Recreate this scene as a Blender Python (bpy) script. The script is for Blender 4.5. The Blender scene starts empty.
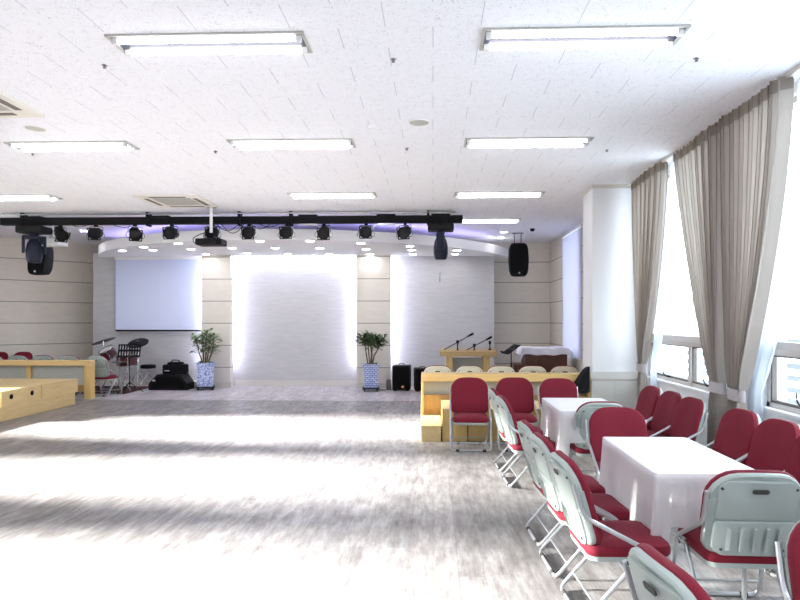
import bpy, bmesh, math, random
from mathutils import Vector, Matrix
random.seed(7)
S = bpy.context.scene
C = S.collection
PI = math.pi
R = math.radians

# ------------------------------------------------------------------ materials
def mat(name, col, rough=.5, metal=0., spec=.5, emit=None, estr=0.):
    m = bpy.data.materials.new(name); m.use_nodes = True
    b = m.node_tree.nodes['Principled BSDF']
    b.inputs['Base Color'].default_value = (*col, 1)
    b.inputs['Roughness'].default_value = rough
    b.inputs['Metallic'].default_value = metal
    b.inputs['Specular IOR Level'].default_value = spec
    if emit:
        b.inputs['Emission Color'].default_value = (*emit, 1)
        b.inputs['Emission Strength'].default_value = estr
    return m
def N(m, t, **kw):
    n = m.node_tree.nodes.new(t)
    for k, v in kw.items(): setattr(n, k, v)
    return n
def L(m, a, b): m.node_tree.links.new(a, b)
def bsdf(m): return m.node_tree.nodes['Principled BSDF']
def coords(m, scale=(1, 1, 1), kind='Object', rot=(0, 0, 0)):
    tc = N(m, 'ShaderNodeTexCoord'); mp = N(m, 'ShaderNodeMapping')
    mp.inputs['Scale'].default_value = scale; mp.inputs['Rotation'].default_value = rot
    L(m, tc.outputs[kind], mp.inputs['Vector']); return mp.outputs['Vector']
def ramp(m, fac, stops):
    r = N(m, 'ShaderNodeValToRGB'); e = r.color_ramp.elements
    while len(e) < len(stops): e.new(.5)
    for i, (p, c) in enumerate(stops):
        e[i].position = p; e[i].color = (*c, 1)
    L(m, fac, r.inputs['Fac']); return r.outputs['Color']
def noise(m, vec, scale, detail=4, rough=.6):
    n = N(m, 'ShaderNodeTexNoise'); n.inputs['Scale'].default_value = scale
    n.inputs['Detail'].default_value = detail; n.inputs['Roughness'].default_value = rough
    L(m, vec, n.inputs['Vector']); return n.outputs['Fac']
def mixc(m, fac, a, b, mode='MIX'):
    x = N(m, 'ShaderNodeMix', data_type='RGBA', blend_type=mode)
    for sock, v in ((x.inputs[0], fac), (x.inputs[6], a), (x.inputs[7], b)):
        if hasattr(v, 'links'): L(m, v, sock)
        elif isinstance(v, tuple): sock.default_value = (*v, 1)
        else: sock.default_value = v
    return x.outputs[2]
def mth(m, op, a, b=None):
    x = N(m, 'ShaderNodeMath', operation=op)
    for i, v in enumerate((a, b)):
        if v is None: continue
        if hasattr(v, 'links'): L(m, v, x.inputs[i])
        else: x.inputs[i].default_value = v
    return x.outputs[0]
def bump(m, h, strength=.3, dist=.01):
    b = N(m, 'ShaderNodeBump'); b.inputs['Strength'].default_value = strength; b.inputs['Distance'].default_value = dist
    L(m, h, b.inputs['Height']); L(m, b.outputs[0], bsdf(m).inputs['Normal'])

def wood(name, c1, c2, axis='X', rough=.45):
    m = mat(name, c1, rough)
    sc = {'X': (1, 12, 12), 'Y': (12, 1, 12), 'Z': (12, 12, 1)}[axis]
    v = coords(m, sc)
    f = noise(m, v, 2.2, 6, .65)
    L(m, ramp(m, f, [(.3, c2), (.7, c1)]), bsdf(m).inputs['Base Color'])
    return m

M = {}
M['white'] = mat('white_paint', (.86, .86, .87), .6)
M['wallwhite'] = mat('white_wall_paint', (.84, .85, .88), .7)
M['slat'] = mat('pale_slat_paint', (.24, .25, .26), .6)
M['trim'] = mat('beige_trim', (.62, .60, .55), .5)
M['dado'] = mat('dado_panel', (.66, .66, .64), .5)
M['black'] = mat('black_plastic', (.007, .007, .008), .6, spec=.2)
M['blackm'] = mat('black_metal', (.006, .006, .007), .65, spec=.15)
M['navy'] = mat('navy_black_plastic', (.008, .011, .026), .45, spec=.25)
M['grille'] = mat('black_grille', (.005, .005, .006), .85, spec=.1)
M['chrome'] = mat('silver_tube', (.50, .52, .54), .3, .8)
M['steel'] = mat('steel_hardware', (.55, .56, .58), .25, .9)
M['shell'] = mat('pale_green_plastic', (.36, .415, .395), .4)
M['shellwarmlit'] = mat('pale_green_plastic_warm_lit', (.74, .70, .56), .45)  # shell colour with warm light painted in, for the right rail chairs
M['shelldark'] = mat('screw_hole', (.05, .05, .05), .7)
M['rubber'] = mat('rubber', (.03, .03, .03), .8)
M['alu'] = mat('beige_aluminium', (.62, .58, .54), .4, .1)
M['gasket'] = mat('dark_gasket', (.16, .14, .13), .6)
M['darkwood'] = wood('dark_brown_wood', (.13, .05, .03), (.07, .025, .015), 'Z')
M['woodx'] = wood('blond_wood_x', (.74, .54, .25), (.62, .42, .17), 'X')
M['woody'] = wood('blond_wood_y', (.72, .56, .29), (.60, .44, .20), 'Y')
M['woodz'] = wood('blond_wood_z', (.70, .50, .20), (.58, .39, .14), 'Z')
M['woodlectern'] = wood('tan_lectern_wood', (.50, .36, .15), (.40, .27, .10), 'X')
M['woodedge'] = wood('brown_edge_wood', (.42, .26, .09), (.33, .19, .06), 'Z')
M['deskpanel'] = mat('grey_desk_panel', (.42, .42, .38), .5)
M['brass'] = mat('brass_cymbal', (.05, .045, .035), .35, .6)
M['drumred'] = mat('dark_red_drum', (.06, .008, .010), .35)
M['drumskin'] = mat('drum_skin', (.75, .73, .70), .5)
M['orange'] = mat('amber_badge', (.75, .35, .12), .4)
M['stem'] = mat('plant_stem', (.12, .08, .045), .7)
M['soil'] = mat('soil', (.05, .035, .02), .9)
M['screen'] = mat('screen_fabric', (.64, .70, .92), .6)
M['vent'] = mat('vent_grey', (.50, .49, .46), .5)
M['cassette'] = mat('cassette_white', (.80, .78, .72), .5)
M['rug'] = mat('dark_red_rug', (.06, .016, .016), .95)
M['leather'] = mat('black_fabric', (.006, .006, .008), .75, spec=.15)
M['lace'] = mat('white_lace', (.82, .82, .90), .8)
M['tube'] = mat('fluorescent_tube', (1, 1, 1), .5, emit=(.95, .97, 1.0), estr=9)
M['down'] = mat('downlight_lamp', (1, 1, 1), .5, emit=(1, .98, 1.0), estr=38)
M['ledwhite'] = mat('led_strip_white', (1, 1, 1), .5, emit=(.72, .75, 1.0), estr=28)
M['ledpurple'] = mat('led_strip_violet', (1, 1, 1), .5, emit=(.50, .43, 1.0), estr=13)
M['tray'] = mat('lamp_tray', (.10, .10, .15), .5, spec=.2)
M['reflector'] = mat('reflector', (.10, .10, .13), .4, .1)
M['lens'] = mat('stage_light_lens', (.008, .008, .01), .35, spec=.2)

# red upholstery: fine weave
m = M['red'] = mat('crimson_fabric', (.30, .008, .035), .75, spec=.3)
f = noise(m, coords(m, (1, 1, 1)), 260, 2, .5)
L(m, ramp(m, f, [(.3, (.14, .003, .015)), (.7, (.195, .005, .022))]), bsdf(m).inputs['Base Color'])
bsdf(m).inputs['Sheen Weight'].default_value = .03

# ceiling: mineral fibre tiles with fissures
m = M['ceiling'] = mat('mineral_fibre_ceiling', (.85, .85, .86), .85, spec=.2)
v = coords(m)
f1 = noise(m, v, 95, 3, .7); f2 = noise(m, v, 23, 3, .6)
k = mth(m, 'ADD', mth(m, 'MULTIPLY', f1, .75), mth(m, 'MULTIPLY', f2, .25))
spots = ramp(m, k, [(.34, (.50, .51, .56)), (.41, (.81, .82, .88)), (.46, (.89, .90, .96))])
br = N(m, 'ShaderNodeTexBrick'); br.offset = .5
br.inputs['Scale'].default_value = 1; br.inputs['Brick Width'].default_value = .6; br.inputs['Row Height'].default_value = 3.0
br.inputs['Mortar Size'].default_value = .003; br.inputs['Mortar Smooth'].default_value = .2
br.inputs['Color1'].default_value = br.inputs['Color2'].default_value = (1, 1, 1, 1); br.inputs['Mortar'].default_value = (.66, .66, .71, 1)
L(m, coords(m, (1, 10, 1)), br.inputs['Vector'])
L(m, mixc(m, 1.0, spots, br.outputs['Color'], 'MULTIPLY'), bsdf(m).inputs['Base Color'])

# floor: weathered grey planks along the room
def floor_mat(name, tint, lo, hi):
    m = mat(name, hi, .36, spec=.5)
    br = N(m, 'ShaderNodeTexBrick'); br.offset = .37
    br.inputs['Scale'].default_value = 1; br.inputs['Brick Width'].default_value = 1.2; br.inputs['Row Height'].default_value = .15
    br.inputs['Mortar Size'].default_value = .0012
    br.inputs['Color1'].default_value = (.82, .82, .82, 1); br.inputs['Color2'].default_value = (1.12, 1.12, 1.12, 1)
    br.inputs['Mortar'].default_value = (.55, .55, .55, 1); br.inputs['Bias'].default_value = 0
    L(m, coords(m, rot=(0, 0, PI/2)), br.inputs['Vector'])
    f = noise(m, coords(m, (9, 1.6, 1)), 2.0, 8, .72)
    g = noise(m, coords(m, (3, 2, 1)), 1.7, 5, .6)
    k = mth(m, 'ADD', mth(m, 'MULTIPLY', f, .7), mth(m, 'MULTIPLY', g, .3))
    c = ramp(m, k, [(.36, lo), (.5, tint), (.64, hi)])
    L(m, mixc(m, 1.0, c, br.outputs['Color'], 'MULTIPLY'), bsdf(m).inputs['Base Color'])
    rr = N(m, 'ShaderNodeMapRange'); L(m, k, rr.inputs[0])
    rr.inputs[1].default_value = .35; rr.inputs[2].default_value = .65; rr.inputs[3].default_value = .45; rr.inputs[4].default_value = .30
    L(m, rr.outputs[0], bsdf(m).inputs['Roughness'])
    bump(m, f, .08, .003)
    return m
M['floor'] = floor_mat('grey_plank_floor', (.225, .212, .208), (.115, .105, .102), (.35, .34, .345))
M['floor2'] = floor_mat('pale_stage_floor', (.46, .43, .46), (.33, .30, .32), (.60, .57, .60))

# cream panels with dark horizontal joints
def panel_mat(name, col, first, pitch=.484):
    m = mat(name, col, .55)
    tc = N(m, 'ShaderNodeTexCoord'); sp = N(m, 'ShaderNodeSeparateXYZ'); L(m, tc.outputs['Object'], sp.inputs[0])
    z = mth(m, 'FRACT', mth(m, 'DIVIDE', mth(m, 'ADD', sp.outputs['Z'], 10*pitch - first), pitch))
    g = mth(m, 'GREATER_THAN', z, .965)
    f = noise(m, coords(m, (2, 2, 6)), 2, 3, .5)
    base = ramp(m, f, [(.3, tuple(c*.94 for c in col)), (.7, col)])
    L(m, mixc(m, g, base, tuple(c*.38 for c in col)), bsdf(m).inputs['Base Color'])
    return m
M['cream'] = panel_mat('cream_wall_panels', (.83, .775, .675), .45)
M['creamcol'] = panel_mat('cream_column_panels', (.78, .735, .67), .45)
# grey textured stone-strip wallpaper
m = M['greywall'] = mat('grey_strip_wall', (.5, .5, .5), .75)
f = noise(m, coords(m, (1.2, 1, 18)), 3, 5, .7)
L(m, ramp(m, f, [(.3, (.45, .445, .45)), (.7, (.56, .555, .565))]), bsdf(m).inputs['Base Color'])
bump(m, f, .3, .01)

# curtain cloth (some light comes through)
def cloth(name, col, trans, transp=0., rough=.85):
    m = mat(name, col, rough, spec=.15)
    out = m.node_tree.nodes['Material Output']
    t = N(m, 'ShaderNodeBsdfTranslucent'); t.inputs[0].default_value = (*col, 1)
    x = N(m, 'ShaderNodeMixShader'); x.inputs[0].default_value = trans
    L(m, bsdf(m).outputs[0], x.inputs[1]); L(m, t.outputs[0], x.inputs[2])
    s = x.outputs[0]
    if transp:
        tr = N(m, 'ShaderNodeBsdfTransparent'); y = N(m, 'ShaderNodeMixShader'); y.inputs[0].default_value = transp
        L(m, s, y.inputs[1]); L(m, tr.outputs[0], y.inputs[2]); s = y.outputs[0]
    L(m, s, out.inputs['Surface']); return m
M['drape'] = cloth('taupe_curtain_cloth', (.48, .43, .385), .2)
M['tape'] = cloth('curtain_heading_cloth', (.30, .26, .22), .1)
M['tie'] = cloth('curtain_tieback_cloth', (.55, .51, .52), .1)
M['sheer'] = cloth('white_sheer', (.80, .85, .92), .5, .3)
M['tablecloth'] = cloth('white_tablecloth', (.95, .94, .96), .45, .36)
M['blind'] = cloth('pale_blind', (.62, .62, .80), .12)
# window glass
m = M['glass'] = bpy.data.materials.new('window_glass'); m.use_nodes = True
nt = m.node_tree; nt.nodes.clear()
o_ = nt.nodes.new('ShaderNodeOutputMaterial'); tr = nt.nodes.new('ShaderNodeBsdfTransparent'); gl = nt.nodes.new('ShaderNodeBsdfGlossy')
gl.inputs['Roughness'].default_value = .02; tr.inputs[0].default_value = (.93, .97, .98, 1)
fr = nt.nodes.new('ShaderNodeLayerWeight'); fr.inputs[0].default_value = .15; mx = nt.nodes.new('ShaderNodeMixShader')
pw = nt.nodes.new('ShaderNodeMath'); pw.operation = 'POWER'; pw.inputs[1].default_value = 4
fr.inputs[0].default_value = .5
ml = nt.nodes.new('ShaderNodeMath'); ml.operation = 'MULTIPLY_ADD'; ml.inputs[1].default_value = .5; ml.inputs[2].default_value = .03
nt.links.new(fr.outputs['Facing'], pw.inputs[0]); nt.links.new(pw.outputs[0], ml.inputs[0]); nt.links.new(ml.outputs[0], mx.inputs[0]); nt.links.new(tr.outputs[0], mx.inputs[1]); nt.links.new(gl.outputs[0], mx.inputs[2]); nt.links.new(mx.outputs[0], o_.inputs[0])
# leaves
m = M['leafdark'] = mat('dark_leaf', (.035, .075, .025), .5)
f = noise(m, coords(m), 9, 2, .5)
L(m, ramp(m, f, [(.35, (.015, .045, .012)), (.55, (.05, .11, .03)), (.7, (.13, .06, .03))]), bsdf(m).inputs['Base Color'])
m = M['leafpale'] = mat('variegated_leaf', (.2, .26, .12), .5)
f = noise(m, coords(m), 12, 2, .5)
L(m, ramp(m, f, [(.40, (.05, .11, .035)), (.52, (.16, .24, .09)), (.66, (.62, .66, .48))]), bsdf(m).inputs['Base Color'])
# blue and white planter glaze
m = M['planter'] = mat('blue_white_glaze', (.4, .5, .8), .3)
f = noise(m, coords(m, (3, 3, 3)), 11, 3, .6)
L(m, ramp(m, f, [(.38, (.13, .20, .50)), (.48, (.34, .43, .74)), (.58, (.66, .71, .90))]), bsdf(m).inputs['Base Color'])
m = M['planterlattice'] = mat('blue_lattice_glaze', (.4, .5, .8), .3)
br = N(m, 'ShaderNodeTexBrick'); br.offset = .5
br.inputs['Scale'].default_value = 1; br.inputs['Brick Width'].default_value = .075; br.inputs['Row Height'].default_value = .042
br.inputs['Mortar Size'].default_value = .007; br.inputs['Color1'].default_value = (.70, .75, .90, 1); br.inputs['Color2'].default_value = (.42, .50, .78, 1)
br.inputs['Mortar'].default_value = (.12, .18, .48, 1)
L(m, coords(m, rot=(PI/2, 0, 0)), br.inputs['Vector']); L(m, br.outputs['Color'], bsdf(m).inputs['Base Color'])

# ------------------------------------------------------------------ mesh building
def V(*a): return Vector(a)
def fillet(pts, rad, n=5):
    pts = [Vector(p) for p in pts]; out = [pts[0]]
    for i in range(1, len(pts)-1):
        a, b, c = pts[i-1], pts[i], pts[i+1]
        u, w = (a-b), (c-b); d = min(rad, u.length*.48, w.length*.48)
        p, q = b+u.normalized()*d, b+w.normalized()*d
        for k in range(n+1):
            t = k/n; out.append(p*(1-t)**2 + b*2*t*(1-t) + q*t*t)
    out.append(pts[-1]); return out

class MB:
    def __init__(s): s.bm = bmesh.new(); s.mi = 0
    def face(s, vs):
        try:
            f = s.bm.faces.new(vs); f.material_index = s.mi; return f
        except ValueError: return None
    def box(s, x0, x1, y0, y1, z0, z1, mtx=None):
        ps = [V(x, y, z) for z in (z0, z1) for y in (y0, y1) for x in (x0, x1)]
        if mtx is not None: ps = [mtx @ p for p in ps]
        v = [s.bm.verts.new(p) for p in ps]
        for q in ((0, 2, 3, 1), (4, 5, 7, 6), (0, 1, 5, 4), (2, 6, 7, 3), (0, 4, 6, 2), (1, 3, 7, 5)): s.face([v[i] for i in q])
        return s
    def rbox(s, x0, x1, y0, y1, z0, z1, r=.02, mtx=None, seg=2):
        b = bmesh.new(); bmesh.ops.create_cube(b, size=1)
        for v in b.verts: v.co = V((x0+x1)/2+v.co.x*(x1-x0), (y0+y1)/2+v.co.y*(y1-y0), (z0+z1)/2+v.co.z*(z1-z0))
        bmesh.ops.bevel(b, geom=b.edges[:], offset=r, segments=seg, profile=.5, affect='EDGES')
        return s.merge(b, mtx)
    def merge(s, b, mtx=None):
        mp = {}
        for v in b.verts: mp[v] = s.bm.verts.new(mtx @ v.co if mtx is not None else v.co)
        for f in b.faces: s.face([mp[v] for v in f.verts])
        b.free(); return s
    def tube(s, pts, r, seg=8, fil=0, cap=True, closed=False):
        pts = fillet(pts, fil) if fil else [Vector(p) for p in pts]
        rings = []; n = len(pts); nrm = None
        for i, p in enumerate(pts):
            if closed: t = pts[(i+1) % n]-pts[i-1]
            else: t = pts[min(i+1, n-1)]-pts[max(i-1, 0)]
            t.normalize()
            if nrm is None:
                nrm = t.cross(V(0, 0, 1) if abs(t.z) < .9 else V(1, 0, 0)).normalized()
            else: nrm = (nrm - t*nrm.dot(t)).normalized()
            bi = t.cross(nrm); rr = r[i] if isinstance(r, (list, tuple)) else r
            rings.append([s.bm.verts.new(p+(nrm*math.cos(2*PI*k/seg)+bi*math.sin(2*PI*k/seg))*rr) for k in range(seg)])
        m = n if closed else n-1
        for i in range(m):
            a, b = rings[i], rings[(i+1) % n]
            for k in range(seg): s.face([a[k], a[(k+1) % seg], b[(k+1) % seg], b[k]])
        if cap and not closed: s.face(rings[0][::-1]); s.face(rings[-1])
        return s
    def lathe(s, prof, c=(0, 0, 0), seg=20, mtx=None):
        # prof: list of (radius, z)
        rings = []
        for r, z in prof:
            ring = []
            for k in range(seg if r > 1e-5 else 1):
                a = 2*PI*k/seg; p = V(r*math.cos(a), r*math.sin(a), z)
                p = (mtx @ p) if mtx is not None else p+Vector(c)
                ring.append(s.bm.verts.new(p))
            rings.append(ring)
        for a, b in zip(rings, rings[1:]):
            for k in range(seg):
                if len(a) == 1 and len(b) == 1: break
                if len(a) == 1: s.face([a[0], b[k], b[(k+1) % seg]])
                elif len(b) == 1: s.face([a[k], b[0], a[(k+1) % seg]])
                else: s.face([a[k], a[(k+1) % seg], b[(k+1) % seg], b[k]])
        return s
    def rings(s, rs, cap0=True, cap1=True):
        vs = [[s.bm.verts.new(p) for p in r] for r in rs]
        n = len(vs[0])
        for a, b in zip(vs, vs[1:]):
            for k in range(n): s.face([a[k], a[(k+1) % n], b[(k+1) % n], b[k]])
        if cap0: s.face(vs[0][::-1])
        if cap1: s.face(vs[-1])
        return s
    def prism(s, poly, d0, d1, fn):
        # poly 2D, fn(u,v,d)->Vector
        return s.rings([[fn(u, v, d0) for u, v in poly], [fn(u, v, d1) for u, v in poly]])
    def grid(s, fn, nu, nv):
        vs = [[s.bm.verts.new(fn(i/nu, j/nv)) for i in range(nu+1)] for j in range(nv+1)]
        for j in range(nv):
            for i in range(nu): s.face([vs[j][i], vs[j][i+1], vs[j+1][i+1], vs[j+1][i]])
        return s
    def build(s, name, material, parent=None, smooth=False, recalc=True):
        if recalc: bmesh.ops.recalc_face_normals(s.bm, faces=s.bm.faces[:])
        me = bpy.data.meshes.new(name); s.bm.to_mesh(me); s.bm.free()
        for mm in (material if isinstance(material, (list, tuple)) else [material]): me.materials.append(mm)
        if smooth:
            for p in me.polygons: p.use_smooth = True
            try: me.set_sharp_from_angle(angle=R(40))
            except Exception: pass
        o = bpy.data.objects.new(name, me); C.objects.link(o)
        if parent is not None: o.parent = parent
        return o

def tag(o, label, cat, group=None):
    o['label'] = label; o['category'] = cat
    if group: o['group'] = group
    return o
def thing(name, label, cat, loc=(0, 0, 0), rz=0, group=None):
    o = bpy.data.objects.new(name, None); C.objects.link(o)
    o.location = loc; o.rotation_euler = (0, 0, rz); o.empty_display_size = .1
    return tag(o, label, cat, group)
def struct(o): o['kind'] = 'structure'; return o
KIDS = {}
def dup(root, loc, rz, label, group=None):
    kids = KIDS.setdefault(root, [(c, list(c.children)) for c in root.children])
    r = root.copy(); C.objects.link(r); r.location = loc; r.rotation_euler = (0, 0, rz); r['label'] = label
    if group: r['group'] = group
    for ch, sub in kids:
        c = ch.copy(); C.objects.link(c); c.parent = r
        for g in sub:
            d = g.copy(); C.objects.link(d); d.parent = c
    return r
def ordinal(i): return ['first', 'second', 'third', 'fourth', 'fifth', 'sixth', 'seventh', 'eighth', 'ninth', 'tenth'][i]

# ------------------------------------------------------------------ the room
CZ = 3.32; WX = 2.80; LX = -9.70; BY = 14.95; Y0 = -2.6
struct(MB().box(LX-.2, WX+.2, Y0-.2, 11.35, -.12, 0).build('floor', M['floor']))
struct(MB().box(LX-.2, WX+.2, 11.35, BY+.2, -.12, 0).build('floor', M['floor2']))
struct(MB().box(LX-.2, WX+.2, Y0-.2, BY+.2, CZ, CZ+.15).build('ceiling', M['ceiling']))
# curved dropped ceiling over the stage
cx, cy, rad = -3.0, 15.92, 5.02
a0 = math.acos((1.50+3.0)/rad)
n = 48; bm_ = MB()
arc = [(cx+rad*math.cos(-a), cy-rad*math.sin(a)) for a in [R(15)+(PI-2*R(15))*i/n for i in range(n+1)]]
poly = arc
bm_.prism(poly, 2.90, 3.09, lambda u, v, d: V(u, v, d))
struct(bm_.build('ceiling_stage', M['white']))
led = [(cx+(rad-.45)*math.cos(-a), cy-(rad-.45)*math.sin(a), 3.10) for a in [R(31)+(PI-2*R(31))*i/n for i in range(n+1)]]
o = MB().tube(led, .008, 6).build('led_strip_cove', M['ledpurple']); struct(o)  # violet LED strip lying on top of the stage ceiling

# right wall with window openings
W1 = (5.98, 8.30); W2 = (3.0, 5.42); W0 = (-1.2, .3); W3 = (11.9, 13.42)  # the extra opening behind the camera is unseen, added for its light
ZS, ZT = .74, 3.24
b = MB()
edges = [Y0-.2, W0[0], W0[1], W2[0], W2[1], W1[0], W1[1], W3[0], W3[1], BY+.2]
for i in range(0, 10, 2): b.box(WX, WX+.22, edges[i], edges[i+1], 0, CZ)
for w in (W0, W1, W2, W3): b.box(WX, WX+.22, w[0], w[1], 0, ZS).box(WX, WX+.22, w[0], w[1], ZT, CZ)
struct(b.build('wall_right', M['wallwhite']))
b = MB()
b.box(WX-.012, WX, 9.1, 11.86, 0, CZ).box(WX-.012, WX, 13.46, BY, 0, CZ).box(WX-.012, WX, 11.86, 13.46, 0, .72)
struct(b.build('wall_right_panels', M['cream']))
# left wall with openings high up
b = MB(); wl = [(2.9, 3.85), (5.50, 6.30), (7.95, 9.15)]
ed = sorted([y for w in wl for y in w]); ed = [Y0-.2]+ed+[BY+.2]
for i in range(0, len(ed), 2): b.box(LX-.2, LX, ed[i], ed[i+1], 0, CZ)
for w in wl: b.box(LX-.2, LX, w[0], w[1], 0, 1.30).box(LX-.2, LX, w[0], w[1], 2.65, CZ)
struct(b.build('wall_left', M['wallwhite']))
struct(MB().box(LX-.2, WX+.2, Y0-.2, Y0, 0, CZ).build('wall_rear', M['wallwhite']))
# stage wall
struct(MB().box(LX-.2, WX+.2, BY, BY+.2, 0, CZ).build('wall_back', M['cream']))
struct(MB().box(-7.72, 1.355, 13.87, 14.0, 0, 3.0).build('wall_back_recess', M['greywall']))
# splayed cream wall at left of the stage
b = MB(); p0, p1 = V(-9.75, 13.16, 0), V(-7.62, 13.78+1.2, 0)
p0, p1 = V(-9.75, 13.2, 0), V(-8.12, 15.0, 0)
d = (p1-p0).normalized(); nn = V(-d.y, d.x, 0)
b.rings([[p0, p1, p1+nn*.1, p0+nn*.1], [q+V(0, 0, CZ) for q in (p0, p1, p1+nn*.1, p0+nn*.1)]])
struct(b.build('wall_stage_left', M['cream']))
# cream columns
for i, (x0, x1) in enumerate(((-5.10, -4.44), (-1.66, -.93))):
    b = MB().box(x0+.015, x1-.015, 13.5, 13.62, 0, 2.9).box(x0, x1, 13.62, 13.66, 0, 2.9)
    b.box(x0, x0+.09, 13.49, 13.62, 0, 2.9)if i else b.box(x1-.10, x1, 13.49, 13.62, 0, 2.9)
    if i: b.box(x1-.10, x1, 13.49, 13.62, 0, 2.9)
    struct(b.build('column', M['creamcol']))
# light strips tucked behind the columns
def strip(x, z0, z1, label):
    o = MB().box(x-.012, x+.012, 13.67, 13.69, z0, z1).build('led_strip_wall', M['ledwhite'])
    struct(o)
strip(-4.57, .42, 2.88, 'glowing white strip behind right edge of the left cream column')
strip(-5.07, .42, 2.88, 'glowing strip between projection screen and the left cream column')
strip(-1.63, .42, 2.88, 'glowing strip behind left edge of the right cream column')
strip(-.96, .42, 2.88, 'glowing strip behind right edge of the right cream column')
struct(MB().box(-4.40, -1.70, 13.70, 13.72, 2.88, 2.90).build('led_strip_wall', M['ledwhite']))  # LED strip along the top of the centre panel
# baseboards
b = MB()
for x0, x1, y in ((-7.72, -5.10, 13.85), (-4.44, -1.66, 13.85), (-.93, 1.34, 13.85)): b.box(x0, x1, y, 13.87, 0, .12)
for x0, x1 in ((-5.13, -4.42), (-1.68, -.91)): b.box(x0, x1, 13.465, 13.49, 0, .12)
b.box(-5.35, -5.10, 13.5, 13.85, 0, .12)
struct(b.build('baseboard_back', M['trim']))
# pillar by the windows
b = MB().box(2.17, WX, 8.55, 9.08, 0, CZ); struct(b.build('pillar', M['wallwhite']))
b = MB().box(2.15, WX, 8.53, 9.10, CZ-.05, CZ); struct(b.build('trim_1', M['trim']))
b = MB(); b.box(2.145, WX, 8.525, 9.1, .68, .78)
b.box(2.155, WX, 8.535, 9.09, 0, .66)
o = struct(b.build('dado_pillar', M['dado']))
b = MB().box(2.150, WX, 8.530, 9.095, .662, .682).box(2.46, 2.468, 8.533, 8.54, 0, .66); struct(b.build('trim_2', M['alu']))
# skirting along the right wall, low convector casing
struct(MB().box(WX-.012, WX, Y0, 8.5, 0, .09).build('baseboard_right', M['trim']))
struct(MB().box(WX-.02, WX+.1, 2.95, 8.4, .715, .745).build('trim_sill', M['wallwhite']))

# ------------------------------------------------------------------ windows on the right
def window(idx, y0, y1, mulls):
    r = bpy.data.objects.new(f'window_{idx}', None); C.objects.link(r); r['kind'] = 'structure'
    xa, xb = WX+.05, WX+.13
    b = MB()
    for a, c in ((y0, y0+.05), (y1-.05, y1)): b.box(xa, xb, a, c, ZS, ZT)
    b.box(xa, xb, y0, y1, ZS, ZS+.045).box(xa, xb, y0, y1, ZT-.05, ZT)
    b.box(xa-.045, xb, y0+.01, y1-.01, 1.19, 1.24).box(xa-.005, xb, y0, y1, 1.24, 1.30)
    for q in mulls: b.box(xa-.01, xb, q-.035, q+.035, ZS, 1.24).box(xa+.03, xb-.02, q-.012, q+.012, 1.3, ZT)
    b.build('window_frame', M['alu'], r)
    ys = [y0+.05]+[v for q in mulls for v in (q-.035, q+.035)]+[y1-.05]
    for i in range(0, len(ys), 2):
        a, c = ys[i], ys[i+1]
        g = MB()
        g.box(xa+.01, xa+.05, a, a+.018, ZS+.045, 1.19).box(xa+.01, xa+.05, c-.018, c, ZS+.045, 1.19)
        g.box(xa+.01, xa+.05, a, c, ZS+.045, ZS+.068).box(xa+.01, xa+.05, a, c, 1.172, 1.19)
        sash = g.build('sash', M['gasket'], r)
        MB().box(xa+.028, xa+.034, a+.018, c-.018, ZS+.068, 1.172).build('pane', M['glass'], sash)
        MB().box(xa+.038, xa+.044, a, c, 1.30, ZT-.05).build('pane', M['glass'], r)
        yc = (a+c)/2
        MB().rbox(xa-.025, xa+.01, yc-.06, yc+.06, ZS+.05, ZS+.072, .006).tube([(xa-.02, yc+.02, ZS+.065), (xa-.035, yc+.08, ZS+.09), (xa-.03, yc+.11, ZS+.17)], .007, 6, .03).build('crank_handle', M['black'], sash, True)
window(1, *W1, [7.0]); window(2, *W2, [4.25])
r = bpy.data.objects.new('window_3', None); C.objects.link(r); r['kind'] = 'structure'
b = MB()
for a, c in ((W3[0], W3[0]+.06), (W3[1]-.06, W3[1])): b.box(WX+.05, WX+.12, a, c, ZS, ZT)
b.box(WX+.05, WX+.12, W3[0], W3[1], ZS, ZS+.05).box(WX+.05, WX+.12, W3[0], W3[1], ZT-.05, ZT)
b.build('window_frame', M['alu'], r); MB().box(WX+.08, WX+.086, W3[0]+.06, W3[1]-.06, ZS+.05, ZT-.05).build('pane', M['glass'], r)
# roller blind over the stage-side window
t = thing('roller_blind', 'pale lavender roller blind over the window beside the stage', 'blind', (WX-.03, 12.55, 0))
MB().grid(lambda u, v: V(0, -.84+1.70*u, .74+2.48*v), 8, 8).build('blind_fabric', M['blind'], t)
MB().tube([(0, -.85, 3.25), (0, .87, 3.25)], .025, 10).build('roller', M['white'], t, True)
MB().box(-.008, .008, -.84, .86, .72, .745).build('bottom_bar', M['white'], t)
# white slat screen outside
for idx, (y0, y1, lab) in enumerate(((5.7, 11.5, 'pale horizontal slat railing seen outside the window beside the pillar'), (.4, 5.62, 'pale horizontal slat railing seen outside the nearer window at right edge'))):
    t = thing('slat_railing', lab, 'railing', (3.9, (y0+y1)/2, 0), 0)
    for k in range(8):
        MB().box(-.015, .015, (y0-y1)/2, (y1-y0)/2, .30+.13*k, .36+.13*k).build('slat', M['slat'], t)
    for y in (-.95, 0, .95): MB().box(.015, .05, y*(y1-y0)/2-.02, y*(y1-y0)/2+.02, -.1, 1.36).build('post', M['white'], t)
struct(MB().box(WX+.22, 6.0, -3, 16, -.25, -.1).build('ground_balcony', M['white']))

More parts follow.
